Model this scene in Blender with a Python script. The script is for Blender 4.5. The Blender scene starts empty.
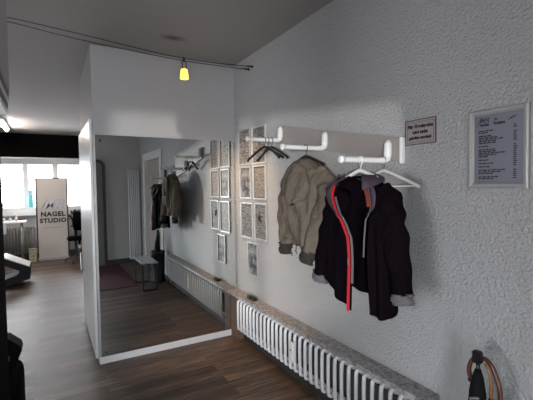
import bpy, bmesh, math, random
from mathutils import Vector, Matrix
from math import sin, cos, pi, radians
random.seed(7)
S = bpy.context.scene
COL = S.collection

# ------------------------------------------------------------------ materials
def mat(name, col=(.5,.5,.5), rough=.6, metal=0.0, spec=.5, sheen=0, bump=None, noise=None, coat=0):
    """bump=(scale, strength, distance, detail); noise=(scale, amount, second colour)"""
    m = bpy.data.materials.new(name); m.use_nodes = True
    nt = m.node_tree; b = nt.nodes['Principled BSDF']
    b.inputs['Base Color'].default_value = (*col, 1)
    b.inputs['Roughness'].default_value = rough
    b.inputs['Metallic'].default_value = metal
    b.inputs['Specular IOR Level'].default_value = spec
    if sheen: b.inputs['Sheen Weight'].default_value = sheen
    if coat: b.inputs['Coat Weight'].default_value = coat
    tc = nt.nodes.new('ShaderNodeTexCoord')
    if noise:
        n = nt.nodes.new('ShaderNodeTexNoise'); n.inputs['Scale'].default_value = noise[0]; n.inputs['Detail'].default_value = 5
        r = nt.nodes.new('ShaderNodeValToRGB'); r.color_ramp.elements[0].position = .5-.5*noise[1]; r.color_ramp.elements[1].position = .5+.5*noise[1]
        r.color_ramp.elements[0].color = (*col,1); r.color_ramp.elements[1].color = (*noise[2],1)
        nt.links.new(tc.outputs['Object'], n.inputs['Vector']); nt.links.new(n.outputs['Fac'], r.inputs['Fac'])
        nt.links.new(r.outputs['Color'], b.inputs['Base Color'])
    if bump:
        n = nt.nodes.new('ShaderNodeTexNoise'); n.inputs['Scale'].default_value = bump[0]; n.inputs['Detail'].default_value = bump[3]
        bp = nt.nodes.new('ShaderNodeBump'); bp.inputs['Strength'].default_value = bump[1]; bp.inputs['Distance'].default_value = bump[2]
        nt.links.new(tc.outputs['Object'], n.inputs['Vector']); nt.links.new(n.outputs['Fac'], bp.inputs['Height'])
        nt.links.new(bp.outputs['Normal'], b.inputs['Normal'])
    return m

def emis(name, col, strength):
    m = bpy.data.materials.new(name); m.use_nodes = True
    b = m.node_tree.nodes['Principled BSDF']
    b.inputs['Base Color'].default_value = (*col,1)
    b.inputs['Emission Color'].default_value = (*col,1); b.inputs['Emission Strength'].default_value = strength
    return m

def floor_mat():
    m = mat('wood_laminate', (.1,.07,.05), .42)
    nt = m.node_tree; b = nt.nodes['Principled BSDF']; L = nt.links.new
    tc = [n for n in nt.nodes if n.type == 'TEX_COORD'][0]
    br = nt.nodes.new('ShaderNodeTexBrick'); br.offset = .37; br.squash = 1
    br.inputs['Scale'].default_value = 1; br.inputs['Brick Width'].default_value = 1.25; br.inputs['Row Height'].default_value = .10
    br.inputs['Mortar Size'].default_value = .0018; br.inputs['Bias'].default_value = 0
    br.inputs['Color1'].default_value = (.30,.30,.30,1); br.inputs['Color2'].default_value = (.72,.72,.72,1); br.inputs['Mortar'].default_value = (.08,.08,.08,1)
    L(tc.outputs['Object'], br.inputs['Vector'])
    mp = nt.nodes.new('ShaderNodeMapping'); mp.inputs['Scale'].default_value = (1.8, 42, 1)
    L(tc.outputs['Object'], mp.inputs['Vector'])
    n = nt.nodes.new('ShaderNodeTexNoise'); n.inputs['Scale'].default_value = 1.6; n.inputs['Detail'].default_value = 8; n.inputs['Roughness'].default_value = .7
    L(mp.outputs['Vector'], n.inputs['Vector'])
    mx = nt.nodes.new('ShaderNodeMix'); mx.data_type = 'FLOAT'; mx.inputs[0].default_value = .70
    L(br.outputs['Color'], mx.inputs[2]); L(n.outputs['Fac'], mx.inputs[3])
    r = nt.nodes.new('ShaderNodeValToRGB'); e = r.color_ramp.elements
    e[0].position = .36; e[0].color = (.016,.010,.008,1); e[1].position = .66; e[1].color = (.27,.178,.120,1)
    x = r.color_ramp.elements.new(.5); x.color = (.070,.041,.028,1)
    L(mx.outputs[0], r.inputs['Fac']); L(r.outputs['Color'], b.inputs['Base Color'])
    bp = nt.nodes.new('ShaderNodeBump'); bp.inputs['Strength'].default_value = .8; bp.inputs['Distance'].default_value = .004
    L(mx.outputs[0], bp.inputs['Height']); L(bp.outputs['Normal'], b.inputs['Normal'])
    mr = nt.nodes.new('ShaderNodeMapRange'); mr.inputs['To Min'].default_value = .30; mr.inputs['To Max'].default_value = .62
    L(n.outputs['Fac'], mr.inputs['Value']); L(mr.outputs['Result'], b.inputs['Roughness'])
    return m

def marble_mat():
    m = mat('speckled_marble', (.5,.48,.47), .45)
    nt = m.node_tree; b = nt.nodes['Principled BSDF']; L = nt.links.new
    tc = [n for n in nt.nodes if n.type == 'TEX_COORD'][0]
    n = nt.nodes.new('ShaderNodeTexNoise'); n.inputs['Scale'].default_value = 34; n.inputs['Detail'].default_value = 6; n.inputs['Roughness'].default_value = .75; n.inputs['Distortion'].default_value = 1.2
    L(tc.outputs['Object'], n.inputs['Vector'])
    r = nt.nodes.new('ShaderNodeValToRGB'); e = r.color_ramp.elements
    e[0].position = .36; e[0].color = (.10,.09,.095,1); e[1].position = .62; e[1].color = (.52,.49,.48,1)
    x = e.new(.48); x.color = (.30,.28,.28,1)
    L(n.outputs['Fac'], r.inputs['Fac']); L(r.outputs['Color'], b.inputs['Base Color'])
    return m

def glass_mat(name='window_glass'):
    m = bpy.data.materials.new(name); m.use_nodes = True; nt = m.node_tree; nt.nodes.clear()
    o = nt.nodes.new('ShaderNodeOutputMaterial'); t = nt.nodes.new('ShaderNodeBsdfTransparent'); g = nt.nodes.new('ShaderNodeBsdfGlossy')
    g.inputs['Roughness'].default_value = .02; f = nt.nodes.new('ShaderNodeFresnel'); f.inputs['IOR'].default_value = 1.45
    x = nt.nodes.new('ShaderNodeMixShader')
    nt.links.new(f.outputs[0], x.inputs[0]); nt.links.new(t.outputs[0], x.inputs[1]); nt.links.new(g.outputs[0], x.inputs[2]); nt.links.new(x.outputs[0], o.inputs[0])
    return m

def print_mat(name, c0, c1, scale, kind='grid'):
    """a printed sheet: paper with dense illegible content"""
    m = mat(name, c0, .55)
    nt = m.node_tree; b = nt.nodes['Principled BSDF']; L = nt.links.new
    tc = [n for n in nt.nodes if n.type == 'TEX_COORD'][0]
    n = nt.nodes.new('ShaderNodeTexNoise'); n.inputs['Scale'].default_value = scale; n.inputs['Detail'].default_value = 4
    mp = nt.nodes.new('ShaderNodeMapping'); mp.inputs['Scale'].default_value = (1,1,1) if kind == 'photo' else (1,.45,2.6)
    L(tc.outputs['Object'], mp.inputs['Vector']); L(mp.outputs['Vector'], n.inputs['Vector'])
    r = nt.nodes.new('ShaderNodeValToRGB'); e = r.color_ramp.elements
    w = .12 if kind == 'photo' else .05
    e[0].position = .5-w; e[0].color = (*c1,1); e[1].position = .5+w; e[1].color = (*c0,1)
    L(n.outputs['Fac'], r.inputs['Fac']); L(r.outputs['Color'], b.inputs['Base Color'])
    return m

M = dict(
    wall = mat('textured_wallpaper', (.44,.44,.445), .6, bump=(80,1.0,.0115,1.5)),
    smooth = mat('smooth_white_wall', (.40,.395,.40), .6, bump=(30,.1,.003,2)),
    dim = mat('grey_wall', (.50,.49,.48), .7, bump=(60,.4,.006,2)),
    white = mat('white_lacquer', (.80,.80,.79), .3),
    offwhite = mat('off_white_paint', (.62,.61,.59), .45),
    floor = floor_mat(), marble = marble_mat(), glass = glass_mat(),
    mirror = mat('mirror_silver', (.66,.69,.69), 0.0, 1.0),
    alu = mat('brushed_aluminium', (.62,.62,.63), .32, 1.0),
    alulight = mat('satin_aluminium_frame', (.46,.45,.44), .4, .3),
    chrome = mat('chrome', (.7,.7,.72), .12, 1.0),
    radiator = mat('radiator_enamel', (.70,.70,.71), .28),
    darkrad = mat('old_radiator_grey', (.30,.29,.28), .4),
    black = mat('black_plastic', (.012,.012,.013), .35),
    matte = mat('matte_black_front', (.004,.004,.004), .9, spec=.02), charcoal = mat('charcoal_metal', (.022,.022,.023), .7, spec=.2),
    blackcloth = mat('black_blind_cloth', (.003,.0025,.0027), 1.0, spec=0.0),
    gapshade = mat('rib_gap_shade_grey', (.07,.068,.066), .7),
    baseb = mat('dark_baseboard', (.045,.040,.038), .5),
    brownp = mat('mottled_brown_pier', (.12,.065,.04), .6, noise=(18,.5,(.19,.12,.08))),
    board = mat('pale_grey_beech_board', (.29,.265,.255), .5, noise=(6,.6,(.35,.325,.31))),
    tubew = mat('white_coat_rail_plastic', (.85,.85,.84), .3),
    hangw = mat('white_hanger_plastic', (.82,.82,.82), .3),
    beige = mat('beige_jacket_cloth', (.110,.092,.073), .9, sheen=.0, spec=.1, bump=(22,1,.02,3), noise=(9,.7,(.175,.148,.118))),
    olive = mat('dark_olive_knit', (.03,.025,.02), .9, bump=(120,.6,.004,2)),
    darkc = mat('black_purple_jacket_cloth', (.005,.003,.005), .9, spec=.03, bump=(34,.8,.012,3)),
    lining = mat('purple_lining', (.006,.0035,.006), .8, spec=.04, bump=(22,.8,.012,3)),
    collar = mat('purple_grey_collar', (.045,.032,.047), .75, bump=(60,.5,.006,3)),
    red = mat('red_zip_tape', (.55,.02,.03), .5),
    rust = mat('rust_brown_tape', (.16,.035,.02), .6),
    zipg = mat('grey_zip', (.22,.21,.22), .45, .3),
    cuff = mat('grey_striped_cuff', (.13,.12,.13), .85, bump=(200,.6,.004,1)),
    leather = mat('black_leather', (.004,.004,.0045), .8, spec=.01, bump=(90,.3,.003,3)),
    darkmetal = mat('dark_grey_metal', (.05,.05,.052), .35, .4),
    carpet = mat('dark_red_carpet', (.075,.004,.012), .95, bump=(300,1,.004,2), noise=(120,.6,(.045,.003,.008))),
    paper = mat('white_paper', (.34,.35,.42), .35),
    signp = mat('faded_pink_paper', (.34,.29,.29), .6, noise=(60,.5,(.40,.35,.35))),
    ink = mat('black_ink', (.012,.012,.014), .5),
    greyink = mat('grey_ink', (.09,.09,.11), .5),
    silver = mat('silver_lettering', (.40,.40,.43), .3, .3),
    panel = mat('display_panel', (.56,.53,.50), .5),
    wooddark = mat('varnished_brown_wood', (.06,.02,.01), .28, noise=(20,.6,(.12,.04,.017))),
    orangewood = mat('honey_wood', (.22,.09,.03), .25),
    umbr = mat('black_umbrella_cloth', (.005,.005,.006), .8, spec=.2, bump=(50,.5,.006,2)),
    doorp = mat('beige_door_leaf', (.42,.38,.34), .5),
    greydoor = mat('dull_grey_door_leaf', (.16,.165,.165), .55),
    table = mat('pale_table_laminate', (.55,.57,.60), .2),
    leaf = mat('dark_green_leaf', (.03,.06,.025), .5),
    cyan = mat('cyan_poster', (.15,.62,.72), .5),
    patterned = mat('mottled_box_card', (.60,.55,.44), .7, noise=(30,.3,(.25,.22,.17))),
    tube = emis('fluorescent_glow', (1,.86,.76), 120),
    shade = emis('glowing_yellow_glass', (1,.66,.12), .75),
    bulb = emis('bulb_glow', (1,.86,.45), 14),
    mapA = print_mat('grey_printed_plan', (.25,.245,.24), (.08,.08,.08), 60),
    mapB = print_mat('grey_printed_notice', (.28,.275,.27), (.09,.09,.09), 75),
    photo = print_mat('dark_photograph', (.30,.31,.33), (.02,.022,.025), 16, 'photo'),
    cert = print_mat('printed_certificate', (.32,.30,.28), (.16,.14,.12), 60),
)

# dark oval on the ceiling above the spotlight, paler outwards
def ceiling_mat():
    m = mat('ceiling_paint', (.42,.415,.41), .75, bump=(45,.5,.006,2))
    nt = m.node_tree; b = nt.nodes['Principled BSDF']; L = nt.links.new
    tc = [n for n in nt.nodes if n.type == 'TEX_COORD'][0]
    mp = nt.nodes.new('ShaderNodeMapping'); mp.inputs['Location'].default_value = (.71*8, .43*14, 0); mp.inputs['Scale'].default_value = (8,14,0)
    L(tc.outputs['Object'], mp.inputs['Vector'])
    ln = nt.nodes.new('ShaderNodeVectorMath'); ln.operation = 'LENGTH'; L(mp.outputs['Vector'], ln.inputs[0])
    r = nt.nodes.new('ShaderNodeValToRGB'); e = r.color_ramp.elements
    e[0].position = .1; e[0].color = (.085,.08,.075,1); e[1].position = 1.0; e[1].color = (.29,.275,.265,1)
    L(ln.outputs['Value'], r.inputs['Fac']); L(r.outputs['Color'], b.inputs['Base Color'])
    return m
M['ceiling'] = ceiling_mat()

# ------------------------------------------------------------------ mesh helpers (world coordinates; objects get their own origins)
ORG = {}
def link(name, bm, m, parent=None, smooth=False, origin=None):
    """one mesh object from a bmesh in world coordinates"""
    bmesh.ops.recalc_face_normals(bm, faces=bm.faces[:])
    if parent is not None: org = ORG[parent]
    elif origin is not None: org = Vector(origin)
    else:
        xs=[v.co.x for v in bm.verts]; ys=[v.co.y for v in bm.verts]; zs=[v.co.z for v in bm.verts]
        org = Vector(((min(xs)+max(xs))/2,(min(ys)+max(ys))/2,min(zs)))
    bmesh.ops.translate(bm, verts=bm.verts[:], vec=-org)
    me = bpy.data.meshes.new(name); bm.to_mesh(me); bm.free()
    for mm in (m if isinstance(m,(list,tuple)) else [m]): me.materials.append(mm)
    if smooth:
        for p in me.polygons: p.use_smooth = True
    o = bpy.data.objects.new(name, me); COL.objects.link(o)
    if parent is not None: o.parent = parent; ORG[o] = org
    else: o.location = org; ORG[o] = org
    return o

def tag(o, label=None, cat=None, group=None, kind=None):
    if label: o['label'] = label
    if cat: o['category'] = cat
    if group: o['group'] = group
    if kind: o['kind'] = kind
    return o

def thing(name, loc, label, cat, group=None):
    o = bpy.data.objects.new(name, None); COL.objects.link(o); o.location = loc; o.empty_display_size = .1
    ORG[o] = Vector(loc)
    return tag(o, label, cat, group)

def struct(o, label=None):
    o['kind'] = 'structure'
    if label and o.parent is None: o['label'] = label; o['category'] = 'room'
    return o

def box(bm, x0,x1,y0,y1,z0,z1, bev=0, mi=0):
    r = bmesh.ops.create_cube(bm, size=1)
    vs = r['verts']
    for v in vs:
        v.co = Vector(((x0+x1)/2+v.co.x*(x1-x0), (y0+y1)/2+v.co.y*(y1-y0), (z0+z1)/2+v.co.z*(z1-z0)))
    fs = set(f for v in vs for f in v.link_faces)
    for f in fs: f.material_index = mi
    if bev:
        es = list(set(e for v in vs for e in v.link_edges))
        bmesh.ops.bevel(bm, geom=es, offset=bev, segments=2, affect='EDGES', clamp_overlap=True)
    return bm
def B(*a, **k):
    bm = bmesh.new(); return box(bm, *a, **k)

def tube(bm, pts, rad, n=10, cap=True, flat=1.0):
    """a swept tube; rad one number or a list; flat squashes across the second frame axis"""
    pts = [Vector(p) for p in pts]; N = len(pts)
    rs = rad if isinstance(rad,(list,tuple)) else [rad]*N
    rings = []; up = None
    for i,p in enumerate(pts):
        t = (pts[min(i+1,N-1)]-pts[max(i-1,0)]).normalized()
        if up is None:
            up = Vector((0,0,1)) if abs(t.z) < .9 else Vector((1,0,0))
        a = t.cross(up).normalized(); b = a.cross(t).normalized(); up = b
        ring = [bm.verts.new(p + a*rs[i]*cos(2*pi*k/n) + b*rs[i]*flat*sin(2*pi*k/n)) for k in range(n)]
        rings.append(ring)
    for i in range(N-1):
        for k in range(n):
            bm.faces.new((rings[i][k], rings[i][(k+1)%n], rings[i+1][(k+1)%n], rings[i+1][k]))
    if cap: bm.faces.new(rings[0]); bm.faces.new(rings[-1][::-1])
    return bm

def lathe(bm, cx, cy, prof, n=24):
    rings = []
    for r,z in prof:
        rings.append([bm.verts.new((cx+r*cos(2*pi*k/n), cy+r*sin(2*pi*k/n), z)) for k in range(n)])
    for i in range(len(prof)-1):
        for k in range(n): bm.faces.new((rings[i][k], rings[i][(k+1)%n], rings[i+1][(k+1)%n], rings[i+1][k]))
    if prof[0][0] > 1e-4: bm.faces.new(rings[0])
    if prof[-1][0] > 1e-4: bm.faces.new(rings[-1])
    return bm

def prism(bm, poly, thick):
    """poly: list of 3d points; thick: extrusion vector"""
    a = [bm.verts.new(Vector(p)) for p in poly]; b = [bm.verts.new(Vector(p)+Vector(thick)) for p in poly]
    n = len(poly)
    bm.faces.new(a); bm.faces.new(b[::-1])
    for i in range(n): bm.faces.new((a[i],a[(i+1)%n],b[(i+1)%n],b[i]))
    return bm

def frame_bm(poly_outer, poly_inner, thick):
    """flat ring between two quads, extruded"""
    bm = bmesh.new(); n = len(poly_outer); T = Vector(thick)
    o0=[bm.verts.new(Vector(p)) for p in poly_outer]; i0=[bm.verts.new(Vector(p)) for p in poly_inner]
    o1=[bm.verts.new(Vector(p)+T) for p in poly_outer]; i1=[bm.verts.new(Vector(p)+T) for p in poly_inner]
    for k in range(n):
        j=(k+1)%n
        bm.faces.new((o0[k],o0[j],i0[j],i0[k])); bm.faces.new((o1[k],i1[k],i1[j],o1[j]))
        bm.faces.new((o0[k],o1[k],o1[j],o0[j])); bm.faces.new((i0[k],i0[j],i1[j],i1[k]))
    return bm

def catmull(pts, sub=6):
    pts=[Vector(p) for p in pts]; out=[]
    for i in range(len(pts)-1):
        p0=pts[max(i-1,0)];p1=pts[i];p2=pts[i+1];p3=pts[min(i+2,len(pts)-1)]
        for k in range(sub):
            t=k/sub
            out.append(.5*((2*p1)+(-p0+p2)*t+(2*p0-5*p1+4*p2-p3)*t*t+(-p0+3*p1-3*p2+p3)*t**3))
    out.append(pts[-1]); return out

def text_bm(s, size, bold=0.0, depth=.0008, shear=0, spacing=1.0):
    """text as a bmesh in its own XY plane, centred"""
    cu = bpy.data.curves.new('lettering','FONT'); cu.body = s; cu.size = size; cu.offset = bold; cu.extrude = depth; cu.align_x='CENTER'; cu.align_y='CENTER'; cu.shear = shear; cu.space_character = spacing
    cu.resolution_u = 3
    o = bpy.data.objects.new('lettering', cu); COL.objects.link(o)
    dg = bpy.context.evaluated_depsgraph_get(); me = bpy.data.meshes.new_from_object(o.evaluated_get(dg))
    bpy.data.objects.remove(o); bpy.data.curves.remove(cu)
    bm = bmesh.new(); bm.from_mesh(me); bpy.data.meshes.remove(me)
    return bm
def place_text(bm, origin, right, up):
    R_ = Vector(right).normalized(); U = Vector(up).normalized(); Nn = R_.cross(U)
    m = Matrix((( R_.x,U.x,Nn.x,origin[0]),(R_.y,U.y,Nn.y,origin[1]),(R_.z,U.z,Nn.z,origin[2]),(0,0,0,1)))
    bmesh.ops.transform(bm, matrix=m, verts=bm.verts[:]); return bm

H = 2.6
SY1 = -2.235
# ------------------------------------------------------------------ the room
XL, YB, YF = -4.6, -4.4, 6.2
struct(link('floor', B(XL-.2,.35,YB-.2,YF+.2,-.1,0), M['floor'], origin=(0,0,0)))
struct(link('ceiling', B(XL-.2,.35,YB-.2,YF+.2,H,H+.1), M['ceiling'], origin=(0,0,0)))
# right wall with a doorway beyond the camera (seen in the mirror)
bm = bmesh.new(); DY0, DY1, DZ = -4.02, -2.82, 1.99
box(bm, 0,.2,DY1,YF+.2,0,H); box(bm, 0,.2,YB-.2,DY0,0,H); box(bm, 0,.2,DY0,DY1,DZ,H)
struct(link('wall_right', bm, M['wall'], origin=(0,0,0)))
# back wall with the big front window
WX0, WX1, WZ0, WZ1 = -4.2, -2.15, .12, 1.67
bm = bmesh.new()
EX0,EX1,EZ = -1.98,-1.36,1.98      # glazed entrance door
box(bm, XL-.2,WX0,YB-.2,YB,0,H); box(bm, WX1,EX0,YB-.2,YB,0,H); box(bm, EX1,.2,YB-.2,YB,0,H); box(bm, EX0,EX1,YB-.2,YB,EZ,H); box(bm, WX0,WX1,YB-.2,YB,0,WZ0); box(bm, WX0,WX1,YB-.2,YB,WZ1,H)
struct(link('wall_back', bm, M['dim'], origin=(0,YB,0)))
LY0,LY1,LZ0,LZ1=-4.1,-2.5,.12,1.30
bm = bmesh.new()
box(bm, XL-.2,XL,YB-.2,LY0,0,H); box(bm, XL-.2,XL,LY1,YF+.2,0,H); box(bm, XL-.2,XL,LY0,LY1,0,LZ0); box(bm, XL-.2,XL,LY0,LY1,LZ1,H)
struct(link('wall_left', bm, M['smooth'], origin=(XL,0,0)))
# far wall with the window
FX0, FX1, FZ0, FZ1 = -4.2, -.35, .93, 2.10
bm = bmesh.new()
box(bm, XL-.2,FX0,YF,YF+.2,0,H); box(bm, FX1,.35,YF,YF+.2,0,H); box(bm, FX0,FX1,YF,YF+.2,0,FZ0); box(bm, FX0,FX1,YF,YF+.2,FZ1,H)
struct(link('wall_far', bm, M['smooth'], origin=(0,YF,0)))
# the wall block that carries the mirror; its lower front is set back behind the mirror
MX = -1.256; MZ = 1.884; BD = 1.29
bm = bmesh.new()
box(bm, MX,0,0.045,BD,0,H); box(bm, MX,0,0,.045,MZ+.004,H)
struct(link('wall_front', bm, M['smooth'], origin=(0,0,0)))
# pillar beside the camera, left edge of the view
struct(link('wall_bulkhead', B(-1.93,-1.677,-2.30,-1.90,1.765,H), M['dim']))

def window(name, x0,x1,z0,z1,y,mull, fw=.06, trans=None):
    w = struct(link(name, frame_bm([(x0,y-.03,z0),(x1,y-.03,z0),(x1,y-.03,z1),(x0,y-.03,z1)],
        [(x0+fw,y-.03,z0+fw),(x1-fw,y-.03,z0+fw),(x1-fw,y-.03,z1-fw),(x0+fw,y-.03,z1-fw)], (0,.06,0)), M['white']))
    for mx,mw in mull: struct(link('mullion', B(mx-mw/2,mx+mw/2,y-.03,y+.03,z0+fw,z1-fw,bev=.004), M['white'], w))
    if trans: struct(link('transom', B(x0+fw,x1-fw,y-.025,y+.025,trans-.03,trans+.03), M['white'], w))
    edges = [x0+fw]+[q for mx,mw in mull for q in (mx-mw/2,mx+mw/2)]+[x1-fw]
    for i in range(0,len(edges),2):
        struct(link('pane', B(edges[i],edges[i+1],y-.003,y+.003,z0+fw,z1-fw), M['glass'], w))
    return w
window('window_1', FX0,FX1,FZ0,FZ1,YF+.06,[(-3.2,.10),(-2.60,.10),(-1.995,.10),(-1.44,.11),(-.92,.10)], fw=.13)
window('window_2', WX0,WX1,WZ0,WZ1,YB-.1,[(-3.17,.05)], fw=.05)
# unseen window on the left, added to light the right wall evenly
w3 = struct(link('fill_window', frame_bm(*[[(XL-.1,y,z) for y,z in ((LY0+q,LZ0+q),(LY1-q,LZ0+q),(LY1-q,LZ1-q),(LY0+q,LZ1-q))] for q in (0,.06)], (.06,0,0)), M['white']))
struct(link('pane', B(XL-.073,XL-.067,LY0+.06,LY1-.06,LZ0+.06,LZ1-.06), M['glass'], w3))
struct(link('trim_1', B(FX0-.1,FX1+.1,YF-.10,YF,FZ0-.04,FZ0,bev=.005), M['white']))

# baseboards
struct(link('baseboard_right', B(-.012,0,DY1+.09,-.09,0,.06), M['baseb'], origin=(0,-1,0)))
struct(link('baseboard_back', B(EX1+.02,-.02,YB,YB+.015,0,.08), M['baseb']))
struct(link('baseboard_far', B(FX0,-.4,YF-.015,YF,0,.08), M['baseb']))
struct(link('rib_gap_shade', B(-.006,0,SY1,-.15,.06,.426), M['gapshade']))  # dark grey panel behind the ribs; shade of the gaps put into colour
# small brown pier under the end of the marble shelf
struct(link('trim_2', B(-.075,0,-.145,-.002,0,.425,bev=.003), M['brownp']))

# doorway in the right wall (seen in the mirror)
d = struct(link('door_1', B(.045,.085,DY0+.05,DY1-.05,.005,DZ-.05,bev=.003), M['doorp'], origin=(.06,DY0+.05,0)))
struct(link('door_frame', frame_bm([(-.015,DY0-.08,0.0),(-.015,DY1+.08,0.0),(-.015,DY1+.08,DZ+.08),(-.015,DY0-.08,DZ+.08)],
    [(-.015,DY0+.05,.0),(-.015,DY1-.05,.0),(-.015,DY1-.05,DZ-.05),(-.015,DY0+.05,DZ-.05)], (.10,0,0)), M['white'], d))
hb = bmesh.new(); tube(hb, [(.045,DY0+.14,1.03),(-.02,DY0+.14,1.03),(-.02,DY0+.26,1.03)], .009); struct(link('door_handle', hb, M['alu'], d, True))
# glazed entrance door in the back wall, behind the camera
d3 = struct(link('door_3', frame_bm([(EX0,YB-.12,.01),(EX1,YB-.12,.01),(EX1,YB-.12,EZ),(EX0,YB-.12,EZ)],[(EX0+.05,YB-.12,.09),(EX1-.05,YB-.12,.09),(EX1-.05,YB-.12,EZ-.05),(EX0+.05,YB-.12,EZ-.05)],(0,.05,0)), M['alu']))
struct(link('pane', B(EX0+.05,EX1-.05,YB-.10,YB-.09,.09,EZ-.05), M['glass'], d3))
hb = bmesh.new(); tube(hb, [(EX1-.025,YB-.07,.95),(EX1-.025,YB-.02,.95),(EX1-.025,YB-.02,1.25),(EX1-.025,YB-.07,1.25)], .01); struct(link('door_handle', hb, M['alu'], d3, True))
# dull grey door with rounded top in the back wall (seen in the mirror)
def arch(x0,x1,zt,r,y):
    p=[(x0,y,0),(x1,y,0)]
    for k in range(7):
        a=k/6*pi/2; p.append((x1-r+r*cos(a),y,zt-r+r*sin(a)))
    for k in range(7):
        a=pi/2+k/6*pi/2; p.append((x0+r+r*cos(a),y,zt-r+r*sin(a)))
    return p
bm = bmesh.new(); prism(bm, arch(-1.22,-.70,1.93,.10,YB+.003), (0,.03,0))
d2 = struct(link('door_2', bm, M['greydoor']))
o_=arch(-1.27,-.65,1.98,.13,YB+.001); i_=arch(-1.22,-.70,1.93,.10,YB+.001)
struct(link('door_frame', frame_bm(o_,i_,(0,.05,0)), M['baseb'], d2))
hb = bmesh.new(); tube(hb, [(-.78,YB+.03,1.02),(-.78,YB+.09,1.02),(-.90,YB+.09,1.02)], .012); struct(link('door_handle', hb, M['black'], d2, True))

# ------------------------------------------------------------------ mirror
mr = thing('wall_mirror', (MX/2,.02,.0), 'large mirror filling the lower end wall beside the coat rack', 'mirror')
link('mirror_glass', B(MX+.014,-.004,0.0,.042,.058,MZ), M['mirror'], mr)
link('bottom_strip', B(MX,-.002,-.006,.042,.001,.0575,bev=.002), M['white'], mr)
link('side_strip', B(MX-.002,MX+.014,-.004,.042,.058,MZ), M['alulight'], mr)
link('top_strip', B(MX,-.004,-.003,.042,MZ,MZ+.004), M['alulight'], mr)
for x,z in ((MX+.05,MZ-.045),(MX+.05,.095),(-.05,MZ-.045),(-.05,.095)):
    bm = bmesh.new(); tube(bm,[(x,0.0,z),(x,-.006,z)],.009,14); link('mirror_screw', bm, M['darkmetal'], mr, True)

# cupboard door on the side of the block
cd = thing('cupboard_door', (MX-.012,.6,0), 'tall white cupboard door with a bar handle on the side of the mirror wall', 'cupboard door')
link('door_panel', B(MX-.022,MX-.002,.06,BD-.01,.03,2.02,bev=.003), M['white'], cd)
bm = bmesh.new(); tube(bm,[(MX-.02,1.02,.60),(MX-.055,1.02,.60),(MX-.055,1.02,.78),(MX-.02,1.02,.78)],.007,8); link('handle', bm, M['alu'], cd, True)

# ------------------------------------------------------------------ marble shelf, radiator
tag(link('marble_shelf', B(-.115,-.001,SY1,-.001,.427,.4535,bev=.003), M['marble']),
    'long speckled grey marble shelf on the wall above the white ribbed radiator', 'shelf')
ra = thing('radiator', (-.05,-1.2,0), 'long white ribbed radiator low on the wall under the marble shelf', 'radiator')
# one rib: a front and a back column joined by rounded ends
def rib_bm(y):
    bm = bmesh.new()
    tube(bm, catmull([(-.055,y,.115),(-.080,y,.125),(-.090,y,.155),(-.090,y,.355),(-.080,y,.388),(-.055,y,.398)],3), .0118, 8)
    box(bm, -.060,-.040,y-.010,y+.010,.125,.150,bev=.003); box(bm, -.060,-.040,y-.010,y+.010,.365,.390,bev=.003)
    return bm
PITCH = .0625; n = 32; y0 = -.20
r0 = link('rib', rib_bm(y0), M['radiator'], ra, True)
for k in range(1,n):
    c = r0.copy(); COL.objects.link(c); c.parent = ra; c.location = (0,-PITCH*k,0)
for z in (.137,.377):
    bm = bmesh.new(); tube(bm,[(-.045,y0+.03,z),(-.045,y0-PITCH*(n-1)-.03,z)],.013,10); link('header_pipe', bm, M['radiator'], ra, True)
for y in (-.35,-1.2,-2.05):
    link('bracket', B(-.045,-.001,y-.03,y+.0,.20,.33), M['darkrad'], ra)
bm = bmesh.new(); tube(bm,[(-.045,y0-PITCH*(n-1)-.02,.377),(-.045,y0-PITCH*n-.02,.377),(-.045,y0-PITCH*n-.02,.03)],.009,10); link('supply_pipe', bm, M['radiator'], ra, True)
# heat cost meter clipped on the ribs
hm = link('heat_meter', B(-.130,-.108,-1.165,-1.125,.205,.345,bev=.005), M['white'], ra)
link('meter_window', B(-.1315,-.1295,-1.150,-1.140,.285,.295), M['ink'], hm)
# remote-like black case on the shelf
bm = B(-.075,-.025,-.475,-.335,.4535,.475,bev=.009)
rc = link('black_case', bm, M['black'], None, True)
tag(rc, 'small black case lying on the marble shelf near the mirror', 'case')
link('case_button', B(-.058,-.042,-.40,-.384,.475,.4765,bev=.0005), M['darkmetal'], rc)

# ------------------------------------------------------------------ coat rack (sloping board with three arms)
def zc(y): return 1.844 + (y+.863)*.190      # centre height of the board along the wall
ck = thing('coat_rack', (-.02,-1.45,zc(-1.45)), 'pale wall board sloping down to the right with three white arms for hangers', 'coat rack')
prof = lambda y: [(-.001,y,zc(y)-.065),(-.001,y,zc(y)+.065)]
bm = bmesh.new(); prism(bm, [(-.001,-.863,zc(-.863)-.065),(-.001,-2.02,zc(-2.02)-.063),(-.001,-2.02,zc(-2.02)+.063),(-.001,-.863,zc(-.863)+.065)], (-.022,0,0))
bmesh.ops.bevel(bm, geom=bm.edges[:], offset=.003, segments=2, affect='EDGES')
link('backboard', bm, M['board'], ck)
link('lit_end', B(-.030,-.001,-2.036,-2.018,zc(-2.03)-.066,zc(-2.03)+.066,bev=.004), M['tubew'], ck)  # white strip: light on the board's end edge put into colour
ARMS = [(-.90,-.318,1.792),(-1.435,-.355,1.683),(-1.955,-.350,1.574)]
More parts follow.
